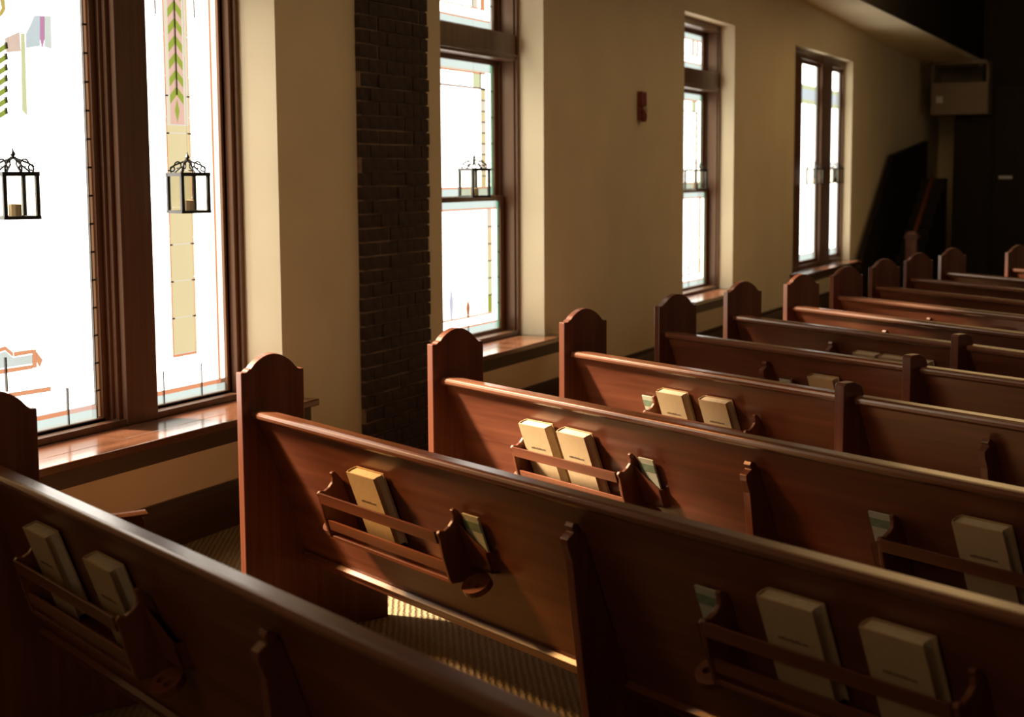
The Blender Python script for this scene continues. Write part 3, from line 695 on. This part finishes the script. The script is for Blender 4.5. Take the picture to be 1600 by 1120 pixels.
def make_card():
    root = empty('pew_card')
    MB().box((-.040, -.003, 0), (.040, .003, .165)).build('card', CARDW, root)
    MB().box((-.040, -.0042, .118), (.040, -.003, .146)).build('printed_band', CARDG, root)
    return root
cards = [(2, 1.325, 'pew card standing right of the left rack in the second pew'), (2, 2.32, 'dim green banded card at lower right in the second pew'),
         (3, 1.300, 'pale green banded card right of the two bright hymnals'), (3, 2.365, 'dim pew card left of the titled hymnal at right'),
         (4, .555, 'bright pew card left of the hymnals in the fourth pew'), (5, .915, 'dim greenish card beside the hymnal of the fifth pew')]
cp = make_card()
for i, (r, s, lb) in enumerate(cards):
    o = cp if i == 0 else copy_tree(cp)
    place_leaning(o, r, s, .524, .012); tag(o, lb, 'card', 'pew cards beside the racks')

# ------------------------------------------------------------------ far end: stairs, newel, panelling, box
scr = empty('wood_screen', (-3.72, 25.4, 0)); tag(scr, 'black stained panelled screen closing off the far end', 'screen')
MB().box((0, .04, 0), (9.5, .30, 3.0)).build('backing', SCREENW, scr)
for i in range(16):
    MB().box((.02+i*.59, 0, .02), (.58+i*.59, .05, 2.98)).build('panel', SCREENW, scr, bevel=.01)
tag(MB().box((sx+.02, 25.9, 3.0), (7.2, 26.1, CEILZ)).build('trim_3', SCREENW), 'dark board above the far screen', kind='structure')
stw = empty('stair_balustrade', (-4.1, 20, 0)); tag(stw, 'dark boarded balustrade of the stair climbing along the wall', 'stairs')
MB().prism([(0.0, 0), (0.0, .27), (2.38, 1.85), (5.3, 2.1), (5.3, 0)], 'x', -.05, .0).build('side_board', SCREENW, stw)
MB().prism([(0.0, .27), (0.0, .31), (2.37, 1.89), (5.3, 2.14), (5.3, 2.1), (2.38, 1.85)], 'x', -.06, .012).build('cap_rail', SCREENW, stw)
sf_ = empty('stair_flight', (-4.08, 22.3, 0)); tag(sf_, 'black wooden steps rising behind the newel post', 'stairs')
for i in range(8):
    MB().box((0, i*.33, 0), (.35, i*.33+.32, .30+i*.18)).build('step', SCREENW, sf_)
nw = empty('newel_post', (atY(1425, 380, 21.6).x, 21.6, 0)); tag(nw, 'reddish square newel post with cap at the foot of the stair', 'post')
MB().box((-.075, -.075, 0), (.075, .075, .76)).build('shaft', PEWZ, nw, bevel=.006)
MB().box((-.10, -.10, .76), (.10, .10, .80)).prism([(-.10, .80), (.10, .80), (.04, .86), (-.04, .86)], 'y', -.07, .07).build('cap', PEW, nw, bevel=.006)
MB().add([(0, .06, .80), (.05, .06, .80), (.05, .06, .86), (0, .06, .86), (.02, 1.3, 1.55), (.07, 1.3, 1.55), (.07, 1.3, 1.61), (.02, 1.3, 1.61)], [(0,3,2,1),(4,5,6,7),(0,1,5,4),(1,2,6,5),(2,3,7,6),(3,0,4,7)]).build('handrail', PEWZ, nw)
p0, p1 = atY(1455, 130, 24.9), atY(1543, 178, 24.9)
bx = empty('hanging_box_unit', ((p0.x+p1.x)/2, 24.9, p1.z)); tag(bx, 'beige box unit hanging under the end of the soffit', 'ventilation unit')
hw, hh = (p1.x-p0.x)/2, p0.z-p1.z
MB().box((-hw, 0, 0), (hw, .45, hh)).build('casing', BOXP, bx, bevel=.01)
q0 = atY(1468, 156, 24.9)
MB().box((q0.x-bx.location.x-.05, -.012, q0.z-p1.z-.05), (q0.x-bx.location.x+.05, 0, q0.z-p1.z+.05)).build('grille', METALP, bx)
top = soffz(24.9)-p1.z-.001
MB().box((-hw, 0, hh), (-hw+.03, .4, top)).box((hw-.03, 0, hh), (hw, .4, top)).box((-hw, 0, top-.05), (hw, .05, top)).build('hanger', BOXP, bx)
p = atY(1571, 277, 25.39); q = MB().box((-.10, -.02, -.022), (.10, 0, .022)).build('wall_plate', METALP, None, bevel=.004); q.location = (p.x, 25.4, p.z)
tag(q, 'small pale metal plate on the black screen at far right', 'sign')
